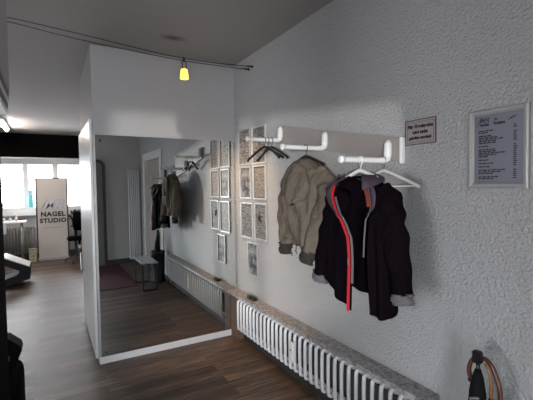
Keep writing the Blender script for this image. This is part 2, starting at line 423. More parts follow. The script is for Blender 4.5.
for (y,xt,za) in ARMS:
    bm = bmesh.new()
    pts = [(-.036,y,za+.105),(-.040,y,za+.085),(-.042,y,za+.03),(-.048,y,za+.008),(-.070,y,za),(-.12,y,za),(-.2,y,za),(xt+.012,y,za),(xt,y,za)]
    rs = [.010,.020,.021,.020,.017,.0145,.0145,.0145,.015]
    tube(bm, pts, rs, 14)
    arm = link('arm', bm, M['tubew'], ck, True)
    bm = bmesh.new(); tube(bm, [(xt+.006,y,za),(xt-.010,y,za),(xt-.014,y,za)],[.019,.019,.013],14); link('end_knob', bm, M['tubew'], arm, True)

# ------------------------------------------------------------------ hangers
def hanger_parts(t, P, rot, half, drop, m_body, m_hook, thick=.009, bar=True):
    """P: point on top of the arm where the hook hangs; hanger plane turned by rot about z from the wall direction"""
    d = Vector((sin(rot), -cos(rot), 0))      # to the viewer's right
    P = Vector(P); r = .019
    hook = []
    for k in range(11):
        a = radians(200 - k*24)
        hook.append(P + d*(r*cos(a)*1.0) + Vector((0,0, r*sin(a)-r+.003+.0)))
    hook.append(P + Vector((0,0,-2*r-.028)))
    top = P + Vector((0,0,-2*r-.030))
    bm = bmesh.new(); tube(bm, hook, .0024, 8); link('hook', bm, m_hook, t, True)
    pts = [top - d*half + Vector((0,0,-drop-.012)), top - d*half*.92+Vector((0,0,-drop)), top - d*half*.5+Vector((0,0,-drop*.48)), top - d*half*.15+Vector((0,0,-drop*.10)), top,
           top + d*half*.15+Vector((0,0,-drop*.10)), top + d*half*.5+Vector((0,0,-drop*.48)), top + d*half*.92+Vector((0,0,-drop)), top + d*half+Vector((0,0,-drop-.012))]
    bm = bmesh.new(); tube(bm, catmull(pts,4), thick, 8, flat=1.0)
    link('shoulders', bm, m_body, t, True)
    if bar: bm = bmesh.new(); tube(bm, [pts[1]+Vector((0,0,-.004)), pts[4]+Vector((0,0,-drop-.004)), pts[7]+Vector((0,0,-.004))], thick*.5, 6); link('trouser_bar', bm, m_body, t, True)
    return top

def hanger(P, rot, half, drop, mb, mh, label, group=None, thick=.009, bar=True, base=None):
    t = thing('coat_hanger', (P[0],P[1],P[2]-.15), label, 'hanger', group)
    hanger_parts(t, P, rot, half, drop, mb, mh, thick, bar)
    return t
zt = .0145
y,xt,za = ARMS[0]
for (x,ro,lab) in ((-.120,.10,'black plastic hanger hanging closest to the wall on the left arm'),
                (-.150,-.12,'middle one of three black plastic hangers on the left arm'),
                (-.182,.22,'black plastic hanger hanging furthest from the wall on the left arm')):
    hanger((x,y,za+zt), ro, .195, .080, M['black'], M['black'], lab, 'black hangers on the left arm', .0095, False)
y,xt,za = ARMS[2]
hanger((-.075,y,za+zt), .04, .215, .075, M['hangw'], M['chrome'], 'empty white plastic hanger on the right arm behind the dark jacket', None, .008)
WH = (-.235, y, za+zt)
hanger(WH, .0, .115, .036, M['hangw'], M['hangw'], 'white plastic hanger inside the dark jacket with red zip', None, .010, False)
y,xt,za = ARMS[1]
BH = (-.205, y-.02, za+zt)
hanger(BH, .0, .175, .055, M['black'], M['black'], 'black hanger inside the beige jacket on the middle arm', None, .009, False)

# ------------------------------------------------------------------ garments
def lerp(a,b,t): return a+(b-a)*t
def interp(tab, s):
    for i in range(len(tab)-1):
        if s <= tab[i+1][0]:
            t=(s-tab[i][0])/(tab[i+1][0]-tab[i][0]); t=max(0,min(1,t))
            return [lerp(tab[i][k],tab[i+1][k],t) for k in range(1,len(tab[i]))]
    return list(tab[-1][1:])

class Torso:
    """tab rows: (s, height, half width, half depth, half gap); phi runs from the front's left edge round the back to its right edge"""
    def __init__(s_, cx, cy, tab, hem, sz, folds, rot=0, power=.8):
        s_.cx, s_.cy, s_.tab, s_.hem, s_.sz, s_.folds, s_.rot, s_.power = cx,cy,tab,hem,sz,folds,rot,power
    def P(s_, s, u, off=0.0):
        z,a,b,gl,gr = interp(s_.tab, s)
        a+=off; b+=off
        ga = math.asin(max(-.98,min(.98, gl/max(a,.01)))); gb = math.asin(max(-.98,min(.98, gr/max(a,.01))))
        phi = ga + u*(2*pi-gb-ga)
        sx, cy_ = sin(phi), cos(phi)
        X = -a*math.copysign(abs(sx)**s_.power, sx); Y = b*math.copysign(abs(cy_)**s_.power, cy_)
        if s > s_.sz:
            t=(s-s_.sz)/(1-s_.sz); zs=interp(s_.tab,s_.sz)[0]; z = lerp(zs, s_.hem(u), t)
        f = 0
        for (amp,k,ph,sk) in s_.folds: f += amp*sin(k*phi+ph+sk*s)*min(1,s*2.2)
        X += f*.5*sx*-1; Y += f*cy_ + f*.4
        return s_.W(X,Y,z)
    def W(s_, X, Y, z):
        c,sn = cos(s_.rot), sin(s_.rot); X2=X*c-Y*sn; Y2=X*sn+Y*c
        return Vector((s_.cx - Y2, s_.cy - X2, z))
    def mesh(s_, ns=34, nu=96, closed=False, s0=0, s1=1, thick=.006, off=0, u0=0,u1=1):
        bm = bmesh.new(); g=[]
        for i in range(ns+1):
            s=lerp(s0,s1,i/ns); g.append([bm.verts.new(s_.P(s,lerp(u0,u1,j/nu),off)) for j in range(nu+(0 if closed else 1))])
        for i in range(ns):
            for j in range(nu):
                k=(j+1)%len(g[i]) if closed else j+1
                bm.faces.new((g[i][j],g[i][k],g[i+1][k],g[i+1][j]))
        return bm

def cloth(name, bm, m, parent, thick=.005, m_in=None):
    o = link(name, bm, [m, m_in] if m_in else m, parent, True)
    s = o.modifiers.new('thickness','SOLIDIFY'); s.thickness = thick; s.offset = 0
    if m_in: s.material_offset = 1
    return o

def sleeve(T, side, pts, rads, name, m, parent, seed=0, flat=.72, n=20):
    """pts in garment coordinates (X to the viewer's right, Y towards the viewer, Z up)"""
    P = catmull([(side*p[0],p[1],p[2]) for p in pts], 7); bm = bmesh.new(); N=len(P); rings=[]
    for i,p in enumerate(P):
        f=i/(N-1); j=f*(len(rads)-1); r=lerp(rads[int(j)],rads[min(int(j)+1,len(rads)-1)],j-int(j))
        t=(P[min(i+1,N-1)]-P[max(i-1,0)]).normalized(); a=t.cross(Vector((0,1,0))).normalized(); b=a.cross(t)
        ring=[]
        for k in range(n):
            th=2*pi*k/n; rr=r*(1+.13*sin(3*th+f*9+seed)+.08*sin(f*30+2.5*sin(th+seed)))
            q=p+a*rr*cos(th)+b*rr*flat*sin(th); ring.append(bm.verts.new(T.W(*q)))
        rings.append(ring)
    for i in range(N-1):
        for k in range(n): bm.faces.new((rings[i][k],rings[i][(k+1)%n],rings[i+1][(k+1)%n],rings[i+1][k]))
    bm.faces.new(rings[0])
    return cloth(name, bm, m, parent, .004)

def ribbon(T, pts, w, d, name, m, parent):
    """flat tape along world points, width w along the wall, depth d"""
    bm = bmesh.new(); rings=[]
    pts=[Vector(p) for p in pts]
    for p in pts:
        a=T.W(w/2,0,0)-T.W(0,0,0); b=T.W(0,d/2,0)-T.W(0,0,0)
        rings.append([bm.verts.new(p+a+b),bm.verts.new(p-a+b),bm.verts.new(p-a-b),bm.verts.new(p+a-b)])
    for i in range(len(rings)-1):
        for k in range(4): bm.faces.new((rings[i][k],rings[i][(k+1)%4],rings[i+1][(k+1)%4],rings[i+1][k]))
    bm.faces.new(rings[0]); bm.faces.new(rings[-1][::-1])
    return link(name, bm, m, parent)

# --- dark jacket with the red zip
def hemD(u):
    # u: 0 left front edge .. .25 left side .. .5 back .. .75 right side .. 1 right front edge
    tab=[(0,.855),(.06,.87),(.14,.915),(.22,.955),(.32,.93),(.5,.885),(.68,.88),(.78,.865),(.86,.845),(.94,.835),(1,.850)]
    return interp(tab,u)[0]
JX, JY = WH[0], WH[1]
tabD=[(0,1.492,.060,.046,.030,.030),(.04,1.480,.085,.052,.055,.045),(.09,1.465,.118,.060,.090,.085),(.15,1.440,.148,.066,.118,.112),(.21,1.400,.182,.072,.115,.130),(.27,1.35,.200,.076,.070,.140),
      (.36,1.29,.203,.080,.005,.112),(.48,1.20,.200,.084,-.020,.108),(.64,1.08,.203,.088,-.030,.108),(.82,.96,.208,.092,-.036,.115),(1,.85,.212,.094,-.040,.122)]
TD = Torso(JX, JY, tabD, hemD, .5, [(.010,5,.4,2.0),(.007,9,1.3,-3.0),(.005,14,.2,4.0)], rot=.0)
dj = thing('dark_jacket', (JX,JY,.85), 'open black jacket with a red zip hanging on the right arm of the coat rack', 'jacket')
cloth('jacket_body', TD.mesh(), M['darkc'], dj, .006, M['lining'])
for side,sd in ((-1,.3),(1,2.1)):
    if side<0: pts=[(.125,.0,1.415),(.178,.0,1.345),(.212,.008,1.26),(.242,.02,1.12),(.280,.030,.955)]
    else:      pts=[(.125,.0,1.415),(.178,.0,1.345),(.212,.006,1.26),(.242,.012,1.12),(.275,.02,.965)]
    sl = sleeve(TD, side, pts, [.058,.076,.072,.066,.052,.048], 'sleeve', M['darkc'], dj, sd)
    e=pts[-1]; p=pts[-2]; dirv=(Vector(e)-Vector(p)).normalized(); e2=Vector(e)+dirv*.040
    sleeve(TD, side, [Vector(e)-dirv*.006, Vector(e)+dirv*.016, e2], [.050,.049,.047], 'cuff', M['cuff'], sl, sd)
# lapel collar, folded open to both sides
def collar_bm(T, s_list, u0, u1, h_out, h_up):
    bm=bmesh.new(); rows=[]
    for j in range(25):
        u=lerp(u0,u1,j/24); base=T.P(.03,u,.004); 
        c=T.W(0,0,0); rad=(base-Vector((T.cx,T.cy,base.z))); rad.z=0; rad.normalize()
        w=abs(2*j/24-1)            # 1 at the front ends, 0 at the back
        o=lerp(.012,h_out,w**1.2); up=lerp(h_up,-.055,w**1.1)
        rows.append([bm.verts.new(base), bm.verts.new(base+rad*o*.35+Vector((0,0,max(up,.012)*.9))), bm.verts.new(base+rad*o+Vector((0,0,up)))])
    for a,b in zip(rows,rows[1:]):
        for k in range(2): bm.faces.new((a[k],b[k],b[k+1],a[k+1]))
    return bm
cloth('collar', collar_bm(TD, None, .02, .98, .105, .026), M['collar'], dj, .006)
# lapels: the open edges from the neck down to the chest turned outwards
def lapel(T, left, m):
    bm=bmesh.new(); rows=[]
    for i in range(13):
        s=lerp(.03,.34,i/12); u=0.0 if left else 1.0
        e=T.P(s,u,.004); w=.050*sin(pi*min(1,(i+2)/13.0))**.8
        sg = -1 if left else 1
        dv=T.W(sg*w,.012,-.006)-T.W(0,0,0); e=e+(T.W(0,.010,0)-T.W(0,0,0))
        rows.append([bm.verts.new(e),bm.verts.new(e+dv*.5+(T.W(0,.006,0)-T.W(0,0,0))),bm.verts.new(e+dv)])
    for a,b in zip(rows,rows[1:]):
        for k in range(2): bm.faces.new((a[k],b[k],b[k+1],a[k+1]))
    return cloth('lapel', bm, m, dj, .005)
lapel(TD, True, M['collar']); lapel(TD, False, M['collar'])
f_=TD.W(0,.014,0)-TD.W(0,0,0)
ep=[TD.P(lerp(.13,.995,i/40),0,.006)+f_ for i in range(41)]
tag(ribbon(TD, ep, .013, .006, 'zip_tape', M['red'], dj), 'red zip tape')
f2=TD.W(.015,.006,0)-TD.W(0,0,0)
tag(ribbon(TD, [TD.P(lerp(.22,.80,i/30),0,.006)+f2 for i in range(31)], .010, .005, 'zip_teeth', M['zipg'], dj), 'grey zip teeth')
tag(ribbon(TD, [TD.P(lerp(.15,.27,i/10),1,.012)+f_*1.6 for i in range(11)], .022, .006, 'facing_tape', M['rust'], dj), 'rust brown tape')
tag(ribbon(TD, [TD.P(lerp(.16,.60,i/30),1,.006)+f_ for i in range(31)], .005, .005, 'piping', M['zipg'], dj), 'thin grey piping')
bm = bmesh.new(); pp=TD.P(.62,.0,.012)+f_; tube(bm,[pp,pp+Vector((0,0,-.035))],.004,6,flat=.6); link('zip_puller', bm, M['zipg'], dj, True)

# --- beige jacket, seen from the back with its hood
BX, BY = BH[0]+.0, BH[1]+.0
def hemB(u): return interp([(0,1.085),(.25,1.10),(.5,1.09),(.75,1.075),(1,1.085)],u)[0]
tabB=[(0,1.612,.035,.030,0,0),(.04,1.600,.060,.045,0,0),(.09,1.575,.088,.058,0,0),(.15,1.543,.128,.068,0,0),(.21,1.500,.166,.076,0,0),(.28,1.44,.188,.084,0,0),
      (.42,1.36,.190,.088,0,0),(.6,1.27,.182,.086,0,0),(.8,1.17,.176,.084,0,0),(1,1.09,.178,.084,0,0)]
TB = Torso(BX, BY, tabB, hemB, .55, [(.013,4,.9,3.0),(.011,7,2.3,-4.0),(.007,12,.6,7.0)], rot=-.06, power=.85)
bj = thing('beige_jacket', (BX,BY,1.05), 'short beige jacket with dark cuffs on the middle arm of the coat rack', 'jacket')
cloth('jacket_body', TB.mesh(closed=True), M['beige'], bj, .006)
cloth('waistband', TB.mesh(ns=4,closed=True,s0=.93,s1=1.0,off=.004), M['beige'], bj, .006)
for side,sd in ((-1,1.3),(1,.2)):
    if side<0: pts=[(.105,.0,1.530),(.155,.0,1.455),(.190,.005,1.37),(.205,.012,1.22),(.195,.020,1.07)]
    else:      pts=[(.115,.0,1.530),(.170,.0,1.455),(.214,.030,1.37),(.190,.070,1.22),(.140,.095,1.07)]
    sl = sleeve(TB, side, pts, [.052,.068,.064,.058,.052,.048], 'sleeve', M['beige'], bj, sd)
    e=Vector(pts[-1]); dirv=(e-Vector(pts[-2])).normalized()
    tag(sleeve(TB, side, [e-dirv*.01, e+dirv*.03, e+dirv*.065], [.050,.050,.044], 'cuff', M['olive'], sl, sd), 'dark olive cuff')
# hood lying on the back (towards the viewer)
bm=bmesh.new(); rows=[]
for i in range(15):
    t=i/14; row=[]
    for j in range(17):
        v=j/16*2-1
        w=lerp(.085,.135,min(1,t*2.2))*math.sqrt(max(0,1-max(0,(t-.42)/.58)**2))+.004
        X=v*w; z=1.598 - .225*t - .010*(1-v*v)*t*3
        Y=.072+.045*math.sqrt(max(0,1-v*v*.9))*min(1,.25+t*1.8)+.012*sin(v*7+t*5)*t
        if t<.3: z -= abs(v)*.045*(1-t)
        else: z -= abs(v)*.0315
        row.append(bm.verts.new(TB.W(X,Y,z)))
    rows.append(row)
for a,b in zip(rows,rows[1:]):
    for k in range(16): bm.faces.new((a[k],a[k+1],b[k+1],b[k]))
cloth('hood', bm, M['beige'], bj, .007)
for X,ln in ((-.02,.075),(.03,.055)):
    bm=bmesh.new(); tube(bm,[TB.W(X,.10,1.10),TB.W(X-.004,.105,1.06),TB.W(X+.003,.10,1.10-ln)],.003,6); link('drawstring', bm, M['olive'], bj, True)

# ------------------------------------------------------------------ wall sign and price list
sg = thing('coat_sign', (-.001,-2.127,1.642), 'small faded sign with black lettering on the wall between coat rack and price list', 'sign')
sy0,sy1,sz0,sz1=-2.038,-2.214,1.643,1.765
link('sign_card', B(-.006,-.001,sy1,sy0,sz0,sz1,bev=.001), M['signp'], sg)
def yz(y0,y1,z0,z1,x): return [(x,y0,z0),(x,y1,z0),(x,y1,z1),(x,y0,z1)]
link('sign_border', frame_bm(yz(sy0,sy1,sz0,sz1,-.0064), yz(sy0-.0035,sy1+.0035,sz0+.0035,sz1-.0035,-.0064), (-.0008,0,0)), M['ink'], sg)
link('inner_line', frame_bm(yz(sy0-.012,sy1+.012,sz0+.011,sz1-.011,-.0064), yz(sy0-.0135,sy1+.0135,sz0+.0125,sz1-.0125,-.0064), (-.0006,0,0)), M['greyink'], sg)
for s,z,sz in (('F\u00fcr Garderobe',1.731,.0235),('wird nicht',1.703,.0205),('gehaftet werden!',1.676,.0185)):
    bm = text_bm(s, sz, .0014, .0004); place_text(bm, (-.0068,(sy0+sy1)/2,z), (0,-1,0), (0,0,1)); link('lettering', bm, M['ink'], sg)

pl = thing('price_list', (-.001,-2.497,1.43), 'framed price list in a silver frame at the right of the coat rack wall', 'picture frame')
py0,py1,pz0,pz1=-2.380,-2.614,1.430,1.7515
# bevelled aluminium frame: outer edge low, raised middle, inner lip
bm=bmesh.new(); prof=[(0,-.001),(0,-.016),(.006,-.021),(.016,-.019),(.0215,-.012),(.0215,-.004)]
rings=[]
for ins,x in prof:
    rings.append([bm.verts.new(Vector(p)) for p in yz(py0-ins,py1+ins,pz0+ins,pz1-ins,x)])
for a,b in zip(rings,rings[1:]):
    for k in range(4): bm.faces.new((a[k],a[(k+1)%4],b[(k+1)%4],b[k]))
link('frame', bm, M['alulight'], pl)
sh = link('sheet', B(-.0065,-.003,py1+.020,py0-.020,pz0+.020,pz1-.020), M['paper'], pl)
yl=py0-.034
bm=text_bm('MR',.030,.0004,.0003,.35); place_text(bm,(-.0068,yl-.026,pz1-.044),(0,-1,0),(0,0,1)); link('logo', bm, M['greyink'], sh)
bm=bmesh.new(); tube(bm, catmull([(-.0068,yl+.004,pz1-.066),(-.0068,yl-.004,pz1-.052),(-.0068,yl-.013,pz1-.034),(-.0068,yl-.020,pz1-.030)],4), .0010,6); link('logo_stroke', bm, M['ink'], sh)
bm=text_bm('NAGEL',.0125,.0009,.0003); place_text(bm,(-.0068,yl-.028,pz1-.062),(0,-1,0),(0,0,1)); link('heading', bm, M['ink'], sh)
bm=text_bm('STUDIO',.0125,.0012,.0003); place_text(bm,(-.0068,yl-.087,pz1-.061),(0,-1,0),(0,0,1)); link('heading', bm, M['ink'], sh)
bm=bmesh.new(); prism(bm,[(-.0068,yl-.063,pz1-.036),(-.0068,yl-.082,pz1-.044),(-.0068,yl-.064,pz1-.052),(-.0068,yl-.072,pz1-.044)],(-.0004,0,0)); link('arrow_mark', bm, M['ink'], sh)
bm=bmesh.new(); prism(bm,[(-.0068,yl-.118,pz1-.056),(-.0068,yl-.146,pz1-.045),(-.0068,yl-.156,pz1-.037),(-.0068,yl-.130,pz1-.046)],(-.0004,0,0)); link('brush_mark', bm, M['ink'], sh)
link('glass_front', B(-.0105,-.0085,py1+.020,py0-.020,pz0+.020,pz1-.020), M['glass'], pl)
# rows of small unreadable print: item names at the left, prices at the right
rnd=random.Random(3)
bm=bmesh.new(); z=pz1-.086; blocks=[2,5,1,5,1,1,1,3,2]
for nb in blocks:
    for r_ in range(nb):
        if z < pz0+.034: break
        yy=yl-.004; L_=rnd.uniform(.035,.10)
        while L_>0:
            w=rnd.uniform(.006,.018); box(bm,-.0071,-.0066,yy-w,yy,z-.0028,z+.0022); yy-=w+.003; L_-=w+.003
        z-=.0072
    z-=.0065
link('print_rows', bm, M['ink'], sh)
bm=bmesh.new(); z=pz1-.074
while z > pz0+.036:
    w=rnd.uniform(.009,.014); box(bm,-.0071,-.0066,yl-.142-w,yl-.142,z-.0026,z+.0018)
    z-=.0080 if rnd.random()>.22 else .018
link('price_column', bm, M['ink'], sh)
bm=bmesh.new(); box(bm,-.0071,-.0066,yl-.055,yl-.004,pz0+.025,pz0+.0265); link('rule', bm, M['greyink'], sh)

# ------------------------------------------------------------------ framed sheets near the mirror (y0 far side, y1 near side)
W_='framed notices beside the mirror'
SHEETS=[(-.105,-.345,1.645,1.975,'mapA','alulight','grey printed plan in clip frame, top left of the framed sheets beside the mirror'),
 (-.375,-.620,1.642,1.962,'mapB','offwhite','grey printed plan in white frame, top right of the framed sheets beside the mirror'),
 (-.125,-.345,1.338,1.628,'photo','alulight','dark photograph in clip frame next to the mirror, left in the second row'),
 (-.390,-.615,1.335,1.628,'cert','offwhite','cream certificate in a dark bordered white frame, right in the second row'),
 (-.130,-.372,.978,1.300,'mapA','alulight','grey notice in clip frame next to the mirror, left in the third row'),
 (-.405,-.622,.985,1.302,'mapB','alulight','grey notice with a black star-like figure, right in the third row'),
 (-.250,-.455,.645,.945,'photo','alulight','lowest framed sheet, alone above the marble shelf beside the mirror')]
for i,(a,b,z0,z1,mm,fm,lab) in enumerate(SHEETS):
    t=thing('framed_sheet',(-.001,(a+b)/2,z0),lab,'picture frame',W_)
    f=.011
    link('frame', frame_bm(yz(a,b,z0,z1,-.002), yz(a-f,b+f,z0+f,z1-f,-.002),(-.014,0,0)), M[fm], t)
    sh=link('sheet', B(-.006,-.002,b+f,a-f,z0+f,z1-f), M['cert' if mm=='cert' else mm], t)
    if i in (0,1):
        bm=bmesh.new()
        for k in (1,2): box(bm,-.0066,-.006,b+f,a-f,lerp(z0,z1,k/3)-.003,lerp(z0,z1,k/3)+.003)
        box(bm,-.0066,-.006,(a+b)/2-.003,(a+b)/2+.003,z0+f,z1-f); link('ruling', bm, M['ink'], sh)
    if i==3:
        g=.024; link('dark_mount', frame_bm(yz(a-f,b+f,z0+f,z1-f,-.0062), yz(a-g,b+g,z0+g,z1-g,-.0062),(-.001,0,0)), M['greyink'], sh)
    if i==5:
        bm=bmesh.new(); cy_,cz_=(a+b)/2+.02,1.18
        for q in range(5):
            an=q*2*pi/5+.4; tube(bm,[(-.008,cy_,cz_),(-.008,cy_+.05*cos(an),cz_+.06*sin(an))],[.010,.003],6,flat=.2)
        link('figure', bm, M['ink'], sh)

# ------------------------------------------------------------------ cable light
def cab(pts,lab):
    bm=bmesh.new(); tube(bm,catmull(pts,6),.0035,6); o=link('light_cable',bm,M['darkmetal'],None,True,origin=pts[0]); tag(o,lab,'cable','ceiling light cables')
    y,z=pts[0][1:]; tens=bmesh.new(); tube(tens,[(-.001,y,z),(-.012,y,z),(-.05,y,z),(-.06,y,z)],[.013,.008,.006,.003],10); link('tensioner',tens,M['black'],o,True)
    e=pts[-1]; an=bmesh.new(); tube(an,[(e[0],e[1],e[2]-.004),(e[0],e[1],H-.001)],[.006,.016],10); link('ceiling_anchor',an,M['black'],o,True)
cab([(0,-.39,2.490),(-.605,-.36,2.480),(-1.352,-.36,2.537),(-1.79,-.36,2.567),(-2.4,-.36,2.590)],'upper dark low-voltage cable stretched across the room below the ceiling')
cab([(0,-.325,2.484),(-.605,-.36,2.462),(-1.352,-.36,2.498),(-1.79,-.36,2.541),(-2.4,-.36,2.575)],'lower dark low-voltage cable stretched across the room below the ceiling')
LX,LYp=-.605,-.36
sp=thing('spotlight',(LX,LYp,2.33),'small glowing yellow glass spotlight clipped to the ceiling cables','spotlight')
bm=bmesh.new(); tube(bm,[(LX,-.36,2.488),(LX,-.36,2.472),(LX,-.36,2.455)],.009,8); link('cable_clamp',bm,M['black'],sp,True)
for dx in (-.016,.016):
    bm=bmesh.new(); tube(bm,[(LX+dx*.2,LYp,2.475),(LX+dx,LYp,2.45),(LX+dx,LYp-.01,2.385)],.0042,6); link('stem',bm,M['black'],sp,True)
bm=bmesh.new(); lathe(bm,LX,LYp,[(.018,2.397),(.026,2.393),(.032,2.36),(.035,2.318),(.033,2.318),(.030,2.36),(.024,2.389),(.0,2.390)],20); link('glass_shade',bm,M['shade'],sp,True)
bm=bmesh.new(); lathe(bm,LX,LYp,[(.0,2.335),(.012,2.338),(.016,2.355),(.012,2.38),(.0,2.385)],14); link('bulb',bm,M['bulb'],sp,True)
def lamp(name,kind,loc,energy,col,**k):
    l=bpy.data.lights.new(name,kind); l.energy=energy; l.color=col
    for a,b in k.items(): setattr(l,a,b)
    o=bpy.data.objects.new(name,l); COL.objects.link(o); o.location=loc; return o
s_=lamp('halogen_beam','SPOT',(LX,LYp,2.31),28,(1,.66,.38),spot_size=radians(75),spot_blend=.9,shadow_soft_size=.03)
s_.rotation_euler=Vector((.52,.05,-1.25)).to_track_quat('-Z','Y').to_euler()

# ------------------------------------------------------------------ umbrella stand with cane and umbrellas
ux,uy=-.155,-2.52
us=thing('umbrella_stand',(ux,uy,0),'black round umbrella stand on the floor beside the right end of the radiator','umbrella stand')
bm=bmesh.new(); lathe(bm,ux,uy,[(.0,.004),(.105,.002),(.108,.02),(.098,.05),(.104,.46),(.110,.475),(.104,.48),(.096,.46),(.090,.06),(.0,.05)],28); link('container',bm,M['black'],us,True)
bm=bmesh.new(); lathe(bm,ux,uy,[(.103,.44),(.112,.445),(.112,.452),(.1045,.455)],28); link('rim_band',bm,M['darkmetal'],us,True)
# walking cane: crook handle
cn=thing('walking_cane',(ux,uy,.06),'brown wooden walking cane with a crook handle standing in the umbrella stand','cane')
bm=bmesh.new(); tube(bm, catmull([(-.150,-2.575,.070),(-.135,-2.585,.50),(-.128,-2.580,.66),(-.126,-2.560,.725),(-.127,-2.535,.762),(-.130,-2.502,.768),(-.132,-2.474,.748),(-.133,-2.462,.715),(-.134,-2.463,.690),(-.134,-2.470,.672)],5), .0088, 12)
link('shaft',bm,M['wooddark'],cn,True)
bm=bmesh.new(); tube(bm,[(-.134,-2.466,.672),(-.134,-2.470,.664),(-.134,-2.474,.660)],[.0112,.0118,.008],10); link('handle_tip',bm,M['black'],cn,True)
# folded umbrella with flat black grip
um=thing('folded_umbrella',(ux,uy,.06),'folded black umbrella with a square black grip standing in the umbrella stand','umbrella')
g=Vector((-.150,-2.505,0))
bm=bmesh.new(); tube(bm,[(-.160,-2.50,.075),(-.158,-2.505,.30),(-.155,-2.508,.52),(-.152,-2.508,.64),(-.150,-2.508,.70),(-.149,-2.508,.73)],[.010,.034,.036,.030,.020,.010],14); link('canopy',bm,M['umbr'],um,True)
link('grip',B(-.164,-.136,-2.522,-2.490,.752,.800,bev=.004),M['black'],um)
bm=bmesh.new(); tube(bm,[(-.149,-2.508,.72),(-.150,-2.508,.75)],.008,8); link('neck',bm,M['darkmetal'],um,True)
bm=bmesh.new(); tube(bm,catmull([(-.190,-2.500,.62),(-.187,-2.515,.628),(-.178,-2.530,.63)],4),.005,6); link('strap',bm,M['zipg'],um,True)
um2=thing('folded_umbrella',(ux,uy,.06),'folded black umbrella with a curved honey wood handle standing in the umbrella stand','umbrella')
bm=bmesh.new(); tube(bm,[(-.170,-2.545,.075),(-.172,-2.556,.30),(-.168,-2.562,.50),(-.163,-2.565,.60),(-.160,-2.566,.64)],[.008,.026,.028,.020,.009],14); link('canopy',bm,M['umbr'],um2,True)
bm=bmesh.new(); tube(bm,catmull([(-.160,-2.566,.63),(-.156,-2.562,.70),(-.153,-2.550,.745),(-.152,-2.536,.762)],5),.0055,10); link('handle',bm,M['orangewood'],um2,True)

# ------------------------------------------------------------------ low side table (seen in the mirror)
tb=thing('side_table',(-.36,-2.32,0),'low pale side table with dark tubular legs, seen in the mirror','table')
link('table_top',B(-.50,-.272,-2.66,-2.02,.385,.405,bev=.006),M['table'],tb)
for y in (-2.07,-2.61):
    bm=bmesh.new(); tube(bm,catmull([(-.48,y,.385),(-.475,y,.2),(-.470,y,.03),(-.455,y,.012),(-.30,y,.012),(-.285,y,.03),(-.278,y,.2),(-.275,y,.385)],4),.010,10)
    link('leg_frame',bm,M['darkmetal'],tb,True)

# red carpet, column radiator (seen in the mirror)
tag(link('entrance_rug',B(-1.45,-.46,-4.25,-2.42,.0,.009,bev=.003),M['carpet']),'dark red rectangular entrance rug on the wood floor, seen in the mirror','rug')
cr=thing('column_radiator',(-.14,-4.34,0),'tall narrow white column radiator in the back corner, seen in the mirror','radiator')
for k in range(6):
    bm=bmesh.new(); x=-.235+k*.036; tube(bm,[(x,-4.33,.06),(x,-4.33,.075),(x,-4.33,1.785),(x,-4.33,1.80)],[.010,.0165,.0165,.010],10); link('column',bm,M['radiator'],cr,True)
for z in (.11,1.75):
    bm=bmesh.new(); tube(bm,[(-.252,-4.365,z),(-.038,-4.365,z)],.016,10); link('header_pipe',bm,M['radiator'],cr,True)
for z in (.4,1.4): link('bracket',B(-.16,-.13,-4.399,-4.345,z,z+.04),M['radiator'],cr)

# ------------------------------------------------------------------ far end of the room
# black blind above the window
bl=thing('window_blind',(-2.2,5.95,2.09),'wide black roller blind box and cloth above the far window','blind')
link('blind_cloth',B(-4.4,-.3,5.93,5.96,2.10,2.565),M['blackcloth'],bl)
bm=bmesh.new(); tube(bm,[(-4.4,5.97,2.572),(-.3,5.97,2.572)],.026,12); link('roller',bm,M['blackcloth'],bl,True)
link('hem_bar',B(-4.4,-.3,5.92,5.97,2.085,2.103,bev=.003),M['alulight'],bl)
# roll-up display panel
dp=thing('display_banner',(-1.52,5.57,0),'free-standing beige display banner with studio lettering before the far window','banner')
link('banner_panel',B(-1.785,-1.262,5.555,5.575,.05,1.650,bev=.002),M['panel'],dp)
link('banner_frame',frame_bm([(-1.815,5.575,.03),(-1.235,5.575,.03),(-1.235,5.575,1.672),(-1.815,5.575,1.672)],[(-1.765,5.575,.08),(-1.282,5.575,.08),(-1.282,5.575,1.63),(-1.765,5.575,1.63)],(0,.03,0)),M['black'],dp)
link('banner_base',B(-1.80,-1.25,5.50,5.65,.0,.05,bev=.006),M['alulight'],dp)
for s,z,sz,b_ in (('NAGEL',.930,.128,.006),('STUDIO',.800,.122,.006)):
    bm=text_bm(s,sz,b_,.002,0,1.12); place_text(bm,(-1.515,5.552,z),(1,0,0),(0,0,1)); link('lettering',bm,M['ink'],dp)
bm=text_bm('MR',.27,.004,.003,.35); place_text(bm,(-1.50,5.551,1.13),(1,0,0),(0,0,1)); link('logo',bm,M['silver'],dp)
bm=bmesh.new(); tube(bm,catmull([(-1.74,5.551,1.00),(-1.70,5.551,1.07),(-1.62,5.551,1.22),(-1.585,5.551,1.24)],4),.008,6,flat=.4); link('logo_stroke',bm,M['silver'],dp)
link('rule',B(-1.70,-1.33,5.5535,5.5555,.655,.661),M['greyink'],dp)
# old radiator under the far window
fr=thing('old_radiator',(-2.35,6.08,0),'old grey column radiator below the far window beside the banner','radiator')
for k in range(15):
    x=-1.89-k*.055; bm=bmesh.new()
    for yy in (6.02,6.12): tube(bm,[(x,yy,.09),(x,yy,.12),(x,yy,.63),(x,yy,.66)],[.012,.020,.020,.012],8)
    box(bm,x-.014,x+.014,6.0,6.14,.60,.65,bev=.008); box(bm,x-.014,x+.014,6.0,6.14,.10,.15,bev=.008)
    link('column',bm,M['darkrad'],fr,True)
for z in (.125,.625):
    bm=bmesh.new(); tube(bm,[(-1.87,6.07,z),(-2.69,6.07,z)],.018,8); link('header_pipe',bm,M['darkrad'],fr,True)
for x in (-1.93,-2.62): link('foot',B(x-.015,x+.015,6.03,6.11,0,.11),M['darkrad'],fr)
